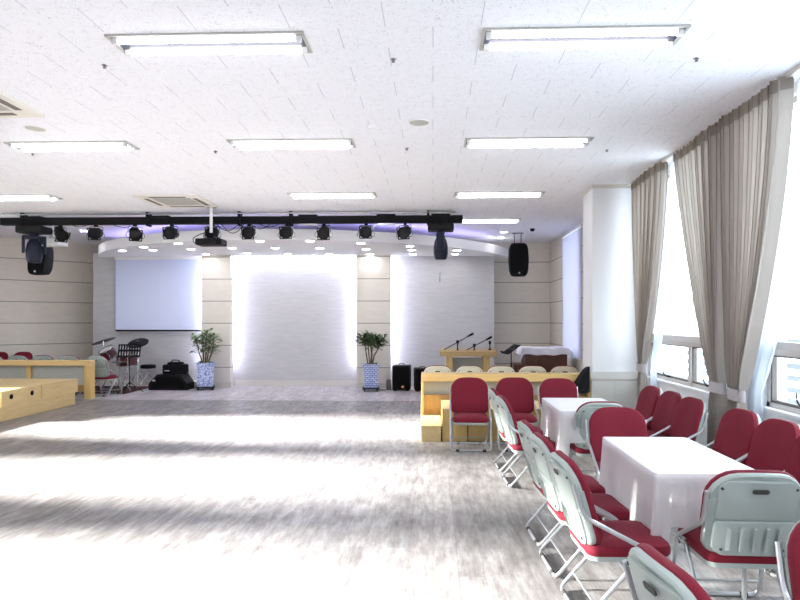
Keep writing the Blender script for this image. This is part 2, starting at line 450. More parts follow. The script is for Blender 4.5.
# ------------------------------------------------------------------ curtains
def curtain(name_mat, y0, y1, yt, tw, zt, X, label, kind='curtain', pleats=13, amp=.042, tie=True, zb=.06, power=1.25, group=None, ph=0., flare=1.25):
    t = thing('sheer_curtain' if kind == 'sheer curtain' else 'curtain', label, kind, (X, yt, 0), 0, group)
    ztop = CZ-.05
    def fn(u, v):
        z = ztop+(zb-ztop)*v
        if z >= zt: s_ = ((ztop-z)/(ztop-zt)); k = s_**power
        else: k = 1
        c0, c1 = y0*(1-k)+(yt-tw)*k, y1*(1-k)+(yt+tw)*k
        if z < zt:
            g = min(1, (zt-z)/.5)*(flare-1); c0 -= tw*g; c1 += tw*g
        w = 2*PI*pleats*u+ph
        a = amp*(.8+.4*math.sin(5.1*u+ph))*(1-.45*math.exp(-((z-zt)/.12)**2))
        y = c0+(c1-c0)*(u+.012*math.sin(w*2))
        return V(a*math.sin(w)+.35*a*math.sin(w*.5+2*v), y-yt, z)
    MB().grid(fn, pleats*12, 50).build('drape', M[name_mat], t, True, False)
    if kind == 'curtain':
        # gathered heading tape with hooks
        hb = MB()
        hb.grid(lambda u, v: fn(u, 0)+V(-.006, 0, .03-.10*v), pleats*12, 2)
        hb.build('heading_tape', M['tape'], t, True, False)
    if tie:
        ring = []
        for k in range(28):
            a = 2*PI*k/28; ring.append((amp*1.25*math.cos(a)-.0, (tw+.025)*math.sin(a)))
        b = MB(); b.rings([[V(x, y, zt+dz+.02*math.sin(3*y)) for x, y in ring] for dz in (-.05, -.02, .02, .05)], False, False)
        b.build('tieback', M['tie'], t, True)
    return t
curtain('drape', 7.18, 8.36, 7.98, .09, .88, 2.64, 'taupe pleated curtain tied back beside the white pillar', power=1.6, pleats=13)
curtain('drape', 5.78, 6.90, 5.88, .11, .86, 2.64, 'taupe curtain on far side of the joined middle pair, gathered by a tieback', pleats=13, ph=1.)
curtain('drape', 4.72, 5.76, 5.47, .10, .84, 2.62, 'taupe curtain on near side of the joined middle pair, sweeping down to its tieback', power=1.55, pleats=13, ph=2.1)
curtain('sheer', 6.98, 7.24, 7.85, .08, .86, 2.735, 'thin white sheer hanging beside the taupe curtain next to the pillar', 'sheer curtain', 4, .03, False, zb=.1)
curtain('sheer', 4.40, 4.75, 5.40, .10, .86, 2.735, 'thin bluish white sheer beside the nearest taupe curtain', 'sheer curtain', 4, .03, False, zb=.1)
t = thing('curtain_rail', 'slim taupe curtain rail along ceiling above the windows', 'curtain rail', (2.66, 6.4, CZ))
MB().box(-.03, .05, -3.0, 2.12, -.035, 0).build('rail', M['alu'], t)

# ------------------------------------------------------------------ ceiling fittings
def fixture(proto=None):
    t = thing('fluorescent_light', '', 'ceiling light', (0, 0, CZ), 0)
    b = MB(); w, h = .645, .15
    for a in ((-w, w, -h, -h+.018), (-w, w, h-.018, h), (-w, -w+.018, -h, h), (w-.018, w, -h, h)): b.box(*a, -.014, 0)
    b.build('frame', M['vent'], t)
    MB().box(-w+.018, w-.018, -h+.018, h-.018, -.0015, 0).build('tray', M['tray'], t)
    b = MB()
    for s_ in (-1, 1):
        c = s_*.088
        b.prism([(-.046, -.002), (-.03, -.004), (.03, -.004), (.046, -.002), (.035, -.001), (-.035, -.001)], -w+.02, w-.02, lambda u, v_, d_, c=c: V(d_, c+u, v_))
    b.build('reflector', M['reflector'], t)
    for s_ in (-1, 1):
        tb = MB().tube([(-.585, s_*.088, -.024), (.585, s_*.088, -.024)], .0145, 10).build('tube', M['tube'], t, True)
        for e in (-1, 1): MB().box(min(e*.585, e*.62), max(e*.585, e*.62), s_*.088-.016, s_*.088+.016, -.042, -.004).build('lamp_holder', M['white'], t)
    return t
FX = [(-1.47, 4.08, 'large twin-tube ceiling light nearest the camera on the left'), (.96, 4.08, 'large twin-tube ceiling light nearest the camera on the right'),
      (-3.79, 6.42, 'twin-tube ceiling light in second row, leftmost'), (-1.46, 6.42, 'twin-tube ceiling light in second row, middle one'), (.97, 6.45, 'twin-tube ceiling light in second row, right one'),
      (-6.25, 9.08, 'twin-tube ceiling light cut off by the left picture edge above the truss'), (-1.47, 9.08, 'twin-tube ceiling light in third row above the black truss middle'), (.96, 9.10, 'twin-tube ceiling light in third row near the pillar'),
      (.96, 11.5, 'faint twin-tube ceiling light just right of the black truss end')]
fx = fixture()
for i, (x, y, lab) in enumerate(FX):
    g = 'fluorescent lights on the ceiling'
    if i == 0: fx.location = (x, y, CZ); fx['label'] = lab; fx['group'] = g
    else: dup(fx, (x, y, CZ), 0, lab, g)
def cassette():
    t = thing('air_conditioner', 'square ceiling cassette air conditioner in front of the truss', 'air conditioner', (-3.92, 9.42, CZ), 0, 'ceiling cassettes')
    b = MB(); h = .475
    for k in range(4):
        mt = Matrix.Rotation(k*PI/2, 4, 'Z')
        b.prism([(-h, -h), (h, -h), (.30, -.30), (-.30, -.30)], -.028, 0, lambda u, v, d, mt=mt: mt @ V(u, v, d))
    b.build('frame', M['cassette'], t)
    for k in range(4):
        mt = Matrix.Rotation(k*PI/2, 4, 'Z')
        MB().box(-.27, .27, -.40, -.34, -.032, -.028, mt).build('louvre', M['gasket'], t)
    b = MB()
    b.box(-.3, .3, -.3, .3, -.012, 0)
    for k in range(14): b.box(-.29, .29, -.285+k*.042, -.265+k*.042, -.022, -.012)
    b.build('intake_grille', M['vent'], t)
    return t
ca = cassette(); dup(ca, (-3.94, 4.97, CZ), 0, 'ceiling cassette air conditioner cut off by left picture edge')
def ceil_speaker(x, y, r, lab):
    t = thing('ceiling_speaker', lab, 'speaker', (x, y, CZ))
    MB().lathe([(r, 0), (r, -.006), (r*.93, -.012), (r*.86, -.006), (r*.86, 0)], seg=28).build('rim', M['white'], t, True)
    MB().lathe([(r*.86, -.006), (r*.4, -.012), (0, -.013)], seg=28).build('grille', M['vent'], t, True)
ceil_speaker(-.13, 5.78, .105, 'round grey ceiling speaker grille at ceiling centre')
ceil_speaker(-3.81, 5.83, .10, 'round ceiling speaker grille by the left air conditioner')
t = thing('smoke_detector', 'small white smoke detector on the ceiling left of the round speaker', 'detector', (-.58, 5.88, CZ))
MB().lathe([(.05, 0), (.05, -.015), (.035, -.03), (0, -.032)], seg=18).build('body', M['white'], t, True)
def sprinkler(x, y, lab):
    t = thing('sprinkler_head', lab, 'sprinkler', (x, y, CZ), 0, 'sprinkler heads')
    MB().lathe([(.022, 0), (.020, -.004), (.010, -.006)], seg=14).build('escutcheon', M['steel'], t, True)
    MB().lathe([(.010, -.004), (.008, -.016), (.013, -.018), (.013, -.021), (0, -.021)], seg=10).build('deflector', M['gasket'], t, True)
for x, y, lab in ((-2.37, 4.41, 'small dark sprinkler head on ceiling left of the nearest left light'), (-.28, 4.38, 'small sprinkler head between the two nearest ceiling lights'),
                  (1.85, 4.44, 'small sprinkler head on ceiling right of the nearest right light'), (-4.42, 6.72, 'small sprinkler head below the second-row leftmost light'),
                  (-2.37, 6.70, 'small sprinkler head between second-row left and middle lights'), (-.28, 6.66, 'small sprinkler head between second-row middle and right lights'),
                  (1.88, 6.80, 'small sprinkler head right of the second-row right light')): sprinkler(x, y, lab)
t = thing('dome_camera', 'tiny black dome camera on ceiling near the right speaker', 'camera', (2.0, 12.6, CZ))
MB().lathe([(.05, 0), (.05, -.02), (.035, -.05), (0, -.06)], seg=16).build('dome', M['black'], t, True)
t = thing('wall_hook', 'small metal hook high on the right grey wall panel', 'hook', (.15, 13.87, 2.36))
MB().box(-.015, .015, -.008, 0, -.03, .18).build('plate', M['steel'], t); MB().tube([(0, -.005, 0), (0, -.05, -.01), (0, -.05, .05)], .007, 6, .02).build('prong', M['steel'], t, True)

# downlights
def downlight():
    t = thing('downlight', '', 'downlight', (0, 0, 0))
    MB().lathe([(.095, 0), (.095, -.006), (.078, -.008), (.074, -.002), (.074, 0)], seg=20).build('rim', M['white'], t, True)
    MB().lathe([(.074, -.003), (.03, -.003), (0, -.003)], seg=20).build('lamp', M['down'], t, True)
    return t
cols = [[(-6.35, 12.5)], [(-5.62, 11.9), (-5.68, 12.42)], [(-4.72, 11.36), (-4.84, 12.28), (-4.88, 13.22)], [(-3.96, 12.13), (-3.94, 13.05)],
        [(-3.11, 11.08), (-3.11, 12.16), (-3.12, 13.28)], [(-2.21, 11.11), (-2.23, 12.2), (-2.24, 13.31)], [(-1.33, 11.43), (-1.34, 12.4), (-1.35, 13.34)],
        [(-.44, 11.93), (-.43, 12.61), (-.43, 13.38)], [(.49, 12.64), (.47, 13.41)]]
d0 = downlight(); first = True
def place_down(x, y, z, lab, g):
    global first
    if first: d0.location = (x, y, z); d0['label'] = lab; d0['group'] = g; first = False
    else: dup(d0, (x, y, z), 0, lab, g)
for ci, col in enumerate(cols):
    for ri, (x, y) in enumerate(col):
        pos = {1: ['single'], 2: ['front', 'rear'], 3: ['front', 'middle', 'rear']}[len(col)][ri]
        cn = 'leftmost' if ci == 0 else 'rightmost' if ci == 8 else ordinal(ci)+' from left'
        place_down(x, y, 2.9, f'{pos} lit downlight of the {cn} column in curved stage ceiling', 'downlights in the curved stage ceiling')
place_down(-7.2, 12.6, CZ, 'lit downlight in flat ceiling at far left behind the white projector', 'downlights in the flat ceiling')
place_down(1.5, 13.95, CZ, 'lit downlight in flat ceiling above right speaker, rear one of two', 'downlights in the flat ceiling')
place_down(1.48, 13.05, CZ, 'lit downlight in flat ceiling above right speaker, front one of two', 'downlights in the flat ceiling')

# ------------------------------------------------------------------ lighting truss
TY = 10.5
t = thing('lighting_truss', 'long black lighting bar hung under the ceiling across the stage front', 'lighting truss', (-3.475, TY, CZ))
b = MB(); b.box(-3.975, 3.975, -.055, .055, -.205, -.08); b.build('beam', M['blackm'], t)
MB().tube([(-3.9, -.08, -.035), (3.85, -.08, -.035)], .012, 8).build('pipe', M['steel'], t, True)
for x in (-7.06, -4.87, -3.29, -2.41, -.08):
    MB().box(x+3.475-.022, x+3.475+.022, -.075, .07, -.235, 0).build('hanger', M['blackm'], t)
for x in (-6.88, -4.66, -2.12, -.79, .13):
    MB().rbox(x+3.475-.16, x+3.475+.16, -.07, .07, -.10, -.055, .012).build('junction_box', M['black'], t)
for x in (-2.12, -.79): MB().box(x+3.475-.15, x+3.475+.15, -.03, .03, -.235, -.205).build('bracket_plate', M['steel'], t)
for x0, x1, dp in ((-6.2, -5.9, .04), (-5.5, -5.05, .05), (-3.68, -3.3, .12), (-3.6, -3.2, .16), (-3.1, -2.75, .09), (-2.95, -2.6, .06)):
    pts = [(x0+(x1-x0)*k/8+3.475, -.04, -.205-dp*math.sin(PI*k/8)) for k in range(9)]
    MB().tube(pts, .006, 5).build('cable', M['black'], t, True)

def par_light(x, pan, tilt, lab, first=[None]):
    t = thing('stage_light', lab, 'stage light', (x, TY, CZ-.205), 0, 'stage lights on the black truss'); t.scale = (.88,)*3
    MB().box(-.03, .03, -.03, .03, -.035, 0).build('clamp', M['blackm'], t)
    rot = Matrix.Rotation(pan, 4, 'Z')
    yk = [(-.125, 0, -.17), (-.125, 0, -.04), (.125, 0, -.04), (.125, 0, -.17)]
    MB().tube([rot @ V(*p) for p in yk], .009, 6, .03).build('yoke', M['steel'], t, True)
    lp = []
    hm = rot @ Matrix.Translation((0, 0, -.165)) @ Matrix.Rotation(tilt, 4, 'X') @ Matrix.Rotation(PI/2, 4, 'X')
    # barrel along local z (towards the lens)
    MB().lathe([(0, -.15), (.07, -.145), (.10, -.10), (.105, .06), (.118, .065), (.118, .11), (.108, .11)], mtx=hm, seg=16).build('housing', M['black'], t, True)
    MB().lathe([(.107, .09), (.06, .10), (0, .105)], mtx=hm, seg=16).build('lens', M['lens'], t, True)
    gf = MB()
    for s_ in (-1, 1): gf.box(min(s_*.10, s_*.118), max(s_*.10, s_*.118), -.118, .118, .108, .122, hm).box(-.118, .118, min(s_*.10, s_*.118), max(s_*.10, s_*.118), .108, .122, hm)
    gf.build('gel_frame', M['black'], t)
    for s_ in (-1, 1):
        pts = [rot @ V(s_*.12, -.0, -.12), rot @ V(s_*.17, -.03, -.20), rot @ V(s_*.165, -.05, -.265), rot @ V(s_*.10, -.03, -.26)]
        MB().tube(pts, .006, 5, .03).build('side_handle', M['steel'], t, True)
    return t
PX = [(-6.42, 60, 40), (-5.79, 8, 14), (-5.11, 35, 30), (-4.47, -6, 10), (-3.76, 4, 12), (-3.13, 0, 14), (-2.48, -4, 12), (-1.85, 3, 25), (-1.13, -3, 12), (-.47, -20, 22)]
for i, (x, pan, tl) in enumerate(PX):
    lab = f'black stage light on the truss, {ordinal(i)} from the left end'
    if i == 0: lab = 'black stage light on truss turned sideways beside the white projector'
    if i == 4: lab = 'black stage light on the truss directly behind the hanging black projector'
    if i == 9: lab = 'black stage light on the truss, nearest the right moving head'
    par_light(x, R(pan), R(tl), lab)

def moving_head(x, y, z, sc, turn, pan, lab):
    t = thing('moving_head_light', lab, 'stage light', (x, y, z), turn, 'moving head lights on the truss')
    t.scale = (sc,)*3
    MB().box(-.05, .05, -.04, .04, -.02, .0).build('clamp', M['blackm'], t)
    MB().rbox(-.19, .19, -.14, .14, -.12, -.02, .02).build('base', M['black'], t)
    pm = Matrix.Rotation(pan, 4, 'Z')
    a = MB().lathe([(.06, -.16), (.06, -.12)], seg=14); a.rbox(-.15, .15, -.05, .05, -.20, -.15, .015, pm)
    for s_ in (-1, 1): a.rbox(min(s_*.11, s_*.15), max(s_*.11, s_*.15), -.06, .06, -.40, -.16, .018, pm)
    a.build('yoke', M['navy'], t, True)
    MB().lathe([(0, .02), (.055, .0), (.088, -.06), (.105, -.15), (.105, -.25), (.088, -.32), (.075, -.335)], c=(0, 0, -.20), seg=20).build('head', M['navy'], t, True)
    MB().lathe([(.076, -.33), (0, -.333)], c=(0, 0, -.20), seg=20).build('lens', M['lens'], t, True)
moving_head(-6.88, TY, CZ-.205, 1.22, R(0), R(35), 'large dark blue moving head light hanging from truss left end')
moving_head(.13, TY, CZ-.205, 1.15, 0, R(86), 'dark moving head light hanging from the truss right end')

# loudspeakers hung from the ceiling
def hung_speaker(x, y, zc, w, h, lab):
    t = thing('loudspeaker', lab, 'speaker', (x, y, CZ), 0, 'loudspeakers hung from the ceiling')
    prof = []
    for k in range(24):
        a = 2*PI*k/24; ca_, sa = math.cos(a), math.sin(a)
        px = (abs(ca_)**.33)*(1 if ca_ > 0 else -1)*w/2; pz = (abs(sa)**.33)*(1 if sa > 0 else -1)*h/2
        px *= 1-.11*abs(pz/(h/2))**2-.04*max(0, -pz/(h/2))
        prof.append((px, pz))
    zc -= CZ; tilt = R(6)
    def F(u, v, d): return V(u, d*math.cos(tilt)+v*math.sin(tilt), zc+v*math.cos(tilt)-d*math.sin(tilt))
    MB().rings([[F(u*k, v*k, d) for u, v in prof] for k, d in ((.72, .17), (.9, .10), (1, -.05), (1, -.15), (.97, -.165))]).build('cabinet', M['black'], t, True)
    MB().rings([[F(u*k, v*k, d) for u, v in prof] for k, d in ((.93, -.166), (.90, -.178), (.4, -.182))]).build('grille', M['grille'], t, True)
    MB().rings([[F(.02*math.cos(2*PI*k/10), -h*.42+.02*math.sin(2*PI*k/10), d) for k in range(10)] for d in (-.172, -.186)]).build('badge', M['steel'], t)
    b = MB()
    for s_ in (-.07, .07): b.tube([(s_, .02, 0), (s_, .02, zc+h*.46)], .008, 6)
    b.box(-.12, .12, 0, .04, -.012, 0); b.build('hanging_bracket', M['blackm'], t)
hung_speaker(1.79, 13.2, 2.73, .42, .70, 'black loudspeaker hung from the ceiling at right of the stage')
hung_speaker(-7.55, 11.75, 2.66, .36, .66, 'black loudspeaker hung at far left behind the moving head light')
# ceiling projectors
t = thing('projector', 'black projector on white ceiling pole in front of the truss', 'projector', (-3.60, 9.98, CZ))
MB().lathe([(.09, 0), (.09, -.012), (.03, -.02)], seg=20).build('ceiling_plate', M['steel'], t, True)
MB().tube([(0, 0, -.01), (0, 0, -.44)], .025, 12).build('pole', M['white'], t, True)
MB().box(-.06, .06, -.05, .05, -.52, -.43).box(-.14, .14, -.015, .015, -.53, -.51).tube([(-.12, 0, -.52), (-.10, -.03, -.46), (0, 0, -.42)], .008, 6).tube([(.12, 0, -.52), (.10, -.03, -.46), (0, 0, -.42)], .008, 6).build('mount', M['blackm'], t)
MB().rbox(-.215, .215, -.15, .15, -.635, -.53, .02).build('body', M['black'], t)
MB().lathe([(.04, 0), (.045, .02), (.03, .025), (0, .02)], mtx=Matrix.Translation((.08, -.15, -.585)) @ Matrix.Rotation(PI/2, 4, 'X'), seg=16).build('lens', M['lens'], t, True)
MB().tube([(-.18, .05, -.60), (-.28, .02, -.60), (-.31, 0, -.52), (-.22, 0, -.46), (-.03, 0, -.40)], .008, 6, .06).build('cable', M['black'], t, True)
t = thing('projector', 'small white projector hanging behind the truss left end', 'projector', (-6.84, 10.95, CZ))
MB().tube([(-.1, 0, 0), (-.1, 0, -.36)], .02, 10).box(-.2, 0, -.04, .04, -.36, -.30).build('mount', M['white'], t, False)
MB().rbox(-.22, .20, -.16, .16, -.51, -.38, .02).build('body', M['white'], t)
MB().lathe([(.045, 0), (.05, .02), (.03, .025), (0, .02)], mtx=Matrix.Translation((-.08, -.16, -.46)) @ Matrix.Rotation(PI/2, 4, 'X'), seg=16).build('lens', M['navy'], t, True)

# projection screen
t = thing('projection_screen', 'pale blue pull-down projection screen on the left grey wall', 'screen', (-6.16, 13.76, 0))
MB().box(-.98, .98, 0, .006, 1.26, 2.885).build('screen_fabric', M['screen'], t)
MB().box(-.98, .98, -.012, .015, 1.225, 1.262).build('bottom_bar', M['black'], t)
MB().rbox(-1.0, 1.0, -.02, .10, 2.84, 2.90, .01).build('roller_case', M['white'], t)

# ------------------------------------------------------------------ folding chairs
def superround(w, h, r_top, r_bot, n=5, arch=.0):
    # outline, counter-clockwise, centred in x, v from 0 to h
    pts = []
    for cxx, cyy, rr, a_ in ((w/2-r_bot, r_bot, r_bot, -PI/2), (w/2-r_top, h-r_top, r_top, 0), (-w/2+r_top, h-r_top, r_top, PI/2), (-w/2+r_bot, r_bot, r_bot, PI)):
        for k in range(n+1):
            a = a_+PI/2*k/n; pts.append((cxx+rr*math.cos(a), cyy+rr*math.sin(a)))
        if a_ == 0 and arch:
            for k in range(1, 6): x = (w/2-r_top)*(1-2*k/6); pts.append((x, h))
    return [(x, y+(arch*(1-(2*x/w)**2) if y > h*.6 else 0)) for x, y in pts]
BZ, BYl, LEAN = .372, -.192, R(16)
def BK(u, v, d):        # back plane: u across, v up the back, d towards the sitter; gently hollow
    d = d+.030*(u/.225)**2
    return V(u, BYl-math.sin(LEAN)*v+math.cos(LEAN)*d, BZ+math.cos(LEAN)*v+math.sin(LEAN)*d)
def make_chair():
    t = thing('folding_chair', '', 'chair')
    # seat
    so = superround(.41, .42, .07, .05)
    so = [(x*(1-.06*(1-y/.42)), y-.20) for x, y in so]
    def ringz(k, z): return [V(x*k, (y-.01)*k+.01, z) for x, y in so]
    MB().rings([ringz(.97, .325), ringz(1, .338), ringz(1, .362), ringz(.97, .378), ringz(.88, .388), ringz(.5, .392)]).build('seat', M['red'], t, True)
    MB().rings([ringz(.90, .298), ringz(.97, .305), ringz(.985, .328)]).build('seat_pan', M['shell'], t, True)['label'] = 'pale plastic tray under the red seat'
    # back cushion
    ro = superround(.44, .405, .125, .06, arch=.024)
    cvx = .205
    def rb(k, d, kk=None): return [BK(x*k, cvx+(y-cvx)*k, d) for x, y in ro]
    MB().rings([rb(.97, .004), rb(1, .012), rb(1, .03), rb(.965, .045), rb(.86, .054), rb(.5, .058)]).build('backrest', M['red'], t, True)
    # plastic shell behind
    sh = MB()
    def rs(pts, k, d, cv): return [BK(x*k, cv+(y-cv)*k, d) for x, y in pts]
    sh.rings([rs(ro, .985, .008, cvx), rs(ro, .985, -.010, cvx), rs(ro, .955, -.018, cvx)])
    up = superround(.36, .20, .05, .02, arch=.012)
    up = [(x, y+.185) for x, y in up]
    sh.rings([rs(up, 1, -.012, .29), rs(up, .985, -.024, .29), rs(up, .95, -.027, .29)])
    wing = [(-.220, .15), (.220, .15), (.222, .20), (.220, .285), (.19, .30), (-.19, .30), (-.220, .285), (-.222, .20)]
    sh.rings([rs(wing, 1, .012, .22), rs(wing, 1, -.014, .22), rs(wing, .975, -.022, .22)])
    lowr = superround(.37, .185, .02, .06)
    sh.rings([rs(lowr, 1, -.010, .09), rs(lowr, .98, -.026, .09), rs(lowr, .94, -.030, .09)])
    for k in range(5):
        x = -.12+.06*k
        rib = [(x-.006, .03), (x+.006, .03), (x+.006, .16), (x-.006, .16)]
        sh.rings([rs(rib, 1, -.028, .09), rs(rib, .9, -.034, .09)])
    shell = sh.build('back_shell', M['shell'], t, True); shell['label'] = 'pale grey-green plastic back shell'
    slot = superround(.075, .022, .0105, .0105); slot = [(x, y+.335) for x, y in slot]
    MB().rings([rs(slot, 1, -.024, .346), rs(slot, 1, -.0285, .346)]).build('hand_slot', M['shelldark'], shell)
    for x, v in ((-.165, .352), (.165, .352), (-.14, .035), (.14, .035)):
        c = [(x+.007*math.cos(2*PI*k/8), v+.007*math.sin(2*PI*k/8)) for k in range(8)]
        MB().rings([rs(c, 1, -.012, v), rs(c, 1, -.032 if v < .1 else -.030, v)]).build('screw', M['shelldark'], shell)
    # tubes
    X = .226
    def bk(v, d=.0): return tuple(BK(X, v, d-.028))
    side = [bk(.33), bk(.17), (X, .075, .372), (X, .12, .335), (X, .20, .014)]
    path = side+[(-x, y, z) for x, y, z in side[::-1]]
    MB().tube(path, .0115, 8, .045).build('front_frame', M['chrome'], t, True)
    x2 = .205
    path = [(x2, .06, .345), (x2, -.235, .014), (-x2, -.235, .014), (-x2, .06, .345)]
    MB().tube(path, .0105, 8, .045).build('rear_frame', M['chrome'], t, True)
    MB().tube([(-X, .181, .095), (X, .181, .095)], .006, 6).build('stretcher', M['chrome'], t, True)
    MB().tube([(-x2, -.165, .092), (x2, -.165, .092)], .006, 6).build('stretcher', M['chrome'], t, True)
    for s_ in (-1, 1):
        b = MB(); b.rbox(min(s_*.195, s_*.232), max(s_*.195, s_*.232), .03, .10, .338, .362, .006); b.lathe([(.018, -.02), (.018, .02), (0, .02)], mtx=Matrix.Translation((s_*.212, .06, .345)) @ Matrix.Rotation(PI/2, 4, 'Y'), seg=12)
        b.build('hinge', M['steel'], t, True)
    for s_ in (-1, 1):
        MB().tube([(s_*.13, .20, .014), (s_*.17, .20, .014)], .014, 8).build('rubber_foot', M['rubber'], t, True)
        MB().tube([(s_*.11, -.235, .014), (s_*.15, -.235, .014)], .0135, 8).build('rubber_foot', M['rubber'], t, True)
    return t
chair0 = make_chair(); used = []
def chair(x, y, face, lab, group, sc=1.0):
    # face: direction in degrees the sitter looks (0 = +X, 90 = +Y)
    rz = R(face-90)
    if not used: chair0.location = (x, y, 0); chair0.rotation_euler = (0, 0, rz); chair0['label'] = lab; chair0['group'] = group; used.append(1); o = chair0; KIDS.pop(chair0, None)
    else: o = dup(chair0, (x, y, 0), rz, lab, group)
    return o
G = 'red folding chairs around the white tables'
chair(.88, 6.27, 2, 'red folding chair in left row, farthest from camera, mostly hidden behind the next one', G)
chair(.90, 5.70, 3, 'red folding chair in left row, second farthest, beside the far white table', G)
chair(.91, 4.27, 3, 'red folding chair in left row, farthest of three beside the near white table', G)
chair(.92, 3.78, 3, 'red folding chair in left row, middle of three beside the near white table', G)
chair(.945, 3.25, 3, 'red folding chair in left row, nearest of three, full silver legs in view', G)
chair(.94, 1.88, 8, 'red folding chair at bottom edge, only its pale back top in view', G)
chair(.43, 7.20, -91, 'red folding chair facing camera before the wooden box, leftmost of three', G)
chair(.97, 7.22, -90, 'red folding chair facing camera, middle of three before the wooden rail', G)
chair(1.47, 7.13, -90, 'red folding chair facing camera behind the far white table', G)
chair(1.43, 5.60, 91, 'pale-backed folding chair facing away at the near end of far table', G)
chair(1.44, 4.70, -91, 'red folding chair facing camera at the far end of near table', G)
chair(1.50, 3.19, 88, 'pale-backed folding chair facing away at right front, hand slot in view', G)
chair(1.44, 1.97, -93, 'red folding chair cut off by lower right picture edge', G)
G = 'red folding chairs along the windows'
chair(2.02, 6.54, 183, 'red chair by the window next to pillar, farthest of its three', G)
chair(2.04, 6.06, 183, 'red chair by the window next to pillar, middle of its three', G)
chair(2.04, 5.58, 184, 'red chair by the window, nearest of the far three', G)
chair(2.12, 4.84, 186, 'red chair under the tied curtains, farthest of the near three', G)
chair(2.14, 4.34, 187, 'red chair by the near window, middle of the near three', G)
chair(2.13, 3.85, 187, 'red chair at the right picture edge, nearest of the window side', G)
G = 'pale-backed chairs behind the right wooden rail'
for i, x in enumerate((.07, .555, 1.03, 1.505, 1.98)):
    o = chair(x, 9.72, 90, f'pale chair back tinted as warm-lit above the right wooden rail, {["leftmost", "second from left", "middle one", "second from right", "rightmost"][i]}', G)
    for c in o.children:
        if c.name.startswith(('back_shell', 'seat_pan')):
            c.material_slots[0].link = 'OBJECT'; c.material_slots[0].material = M['shellwarmlit']; c['label'] = 'pale plastic shell with warm light put into its colour'
G = 'pale-backed chairs behind the left wooden desk'
for i, x in enumerate((-8.66, -8.15, -7.66, -7.14)):
    chair(x, 12.2, 90, f'pale green chair back above the left wooden desk, {["leftmost, cut off", "second from left", "third from left", "fourth from left"][i]}', G)
chair(-6.46, 12.05, 84, 'pale-backed chair at the right end of left desk, legs in view', G)
chair(-9.36, 12.85, -90, 'dark red chair back far behind left desk, at picture edge', G)
chair(-8.86, 12.90, -90, 'dark red chair back far behind left desk, second from picture edge', G)

# ------------------------------------------------------------------ white tables
def table(x0, x1, y0, y1, lab, lab2, seed):
    xc, yc = (x0+x1)/2, (y0+y1)/2; hx, hy = (x1-x0)/2, (y1-y0)/2
    t = thing('folding_table', lab, 'table', (xc, yc, 0), 0, 'tables on the right')
    MB().rbox(-hx+.02, hx-.02, -hy+.02, hy-.02, .665, .695, .008).build('tabletop', M['white'], t)
    for s_ in (-1, 1):
        yy = s_*(hy-.14)
        for q in (-1, 1): MB().tube([(q*(hx-.035), yy, .01), (q*(hx-.035), yy, .665)], .014, 8).build('leg', M['chrome'], t, True)
        MB().tube([(-hx+.035, yy, .60), (hx-.035, yy, .60)], .010, 8).build('stretcher', M['chrome'], t, True)
        MB().tube([(0, yy, .60), (0, s_*.08, .665)], .008, 6).build('brace', M['chrome'], t, True)
    rnd = random.Random(seed); p1, p2 = rnd.random()*6, rnd.random()*6
    # cloth: one skin, top and hanging skirt following a rounded rectangle
    per = []; nc = 6; rc = .03
    cs = [(hx-rc, -hy+rc, -PI/2), (hx-rc, hy-rc, 0), (-hx+rc, hy-rc, PI/2), (-hx+rc, -hy+rc, PI)]
    for i, (a, b_, s0) in enumerate(cs):
        for k in range(nc+1): q = s0+PI/2*k/nc; per.append((a+rc*math.cos(q), b_+rc*math.sin(q), math.cos(q), math.sin(q)))
        nx_, ny_, ns = cs[(i+1) % 4]; L_ = 22
        q = s0+PI/2
        ax, ay = a+rc*math.cos(q), b_+rc*math.sin(q); bx_, by_ = nx_+rc*math.cos(ns), ny_+rc*math.sin(ns)
        for k in range(1, L_): per.append((ax+(bx_-ax)*k/L_, ay+(by_-ay)*k/L_, math.cos(q), math.sin(q)))
    rings = []
    for k_, z in ((.02, .702), (.5, .702), (.96, .702)): rings.append([V(x*k_, y*k_, z) for x, y, a, b_ in per])
    drop = .42
    for f in (0, .06, .15, .3, .5, .75, 1.0):
        ring = []
        for i, (x, y, a, b_) in enumerate(per):
            s_ = i/len(per)*2*PI
            wv = (.012*math.sin(13*s_+p1)+.008*math.sin(23*s_+p2))*f
            dr = drop-.15*(1 if b_ < -.5 and abs(x) < .22 else 0)
            corner = max(0, abs(a*b_)*2)
            off = .003+.006*f+wv+.03*corner*f
            ring.append(V(x+a*off, y+b_*off, .700-dr*f-(.06*corner*f)))
        rings.append(ring)
    o = MB().rings(rings, True, False).build('tablecloth', M['tablecloth'], None, True)
    o.location = (xc, yc, 0); tag(o, lab2, 'tablecloth', 'white tablecloths')
table(1.13, 1.675, 3.20, 4.20, 'folding table with silver legs under the near thin white cloth', 'thin white cloth hanging over the nearer table', 3)
table(1.09, 1.68, 5.36, 6.28, 'folding table under the far white cloth before the facing chairs', 'bright white cloth over the farther table', 5)

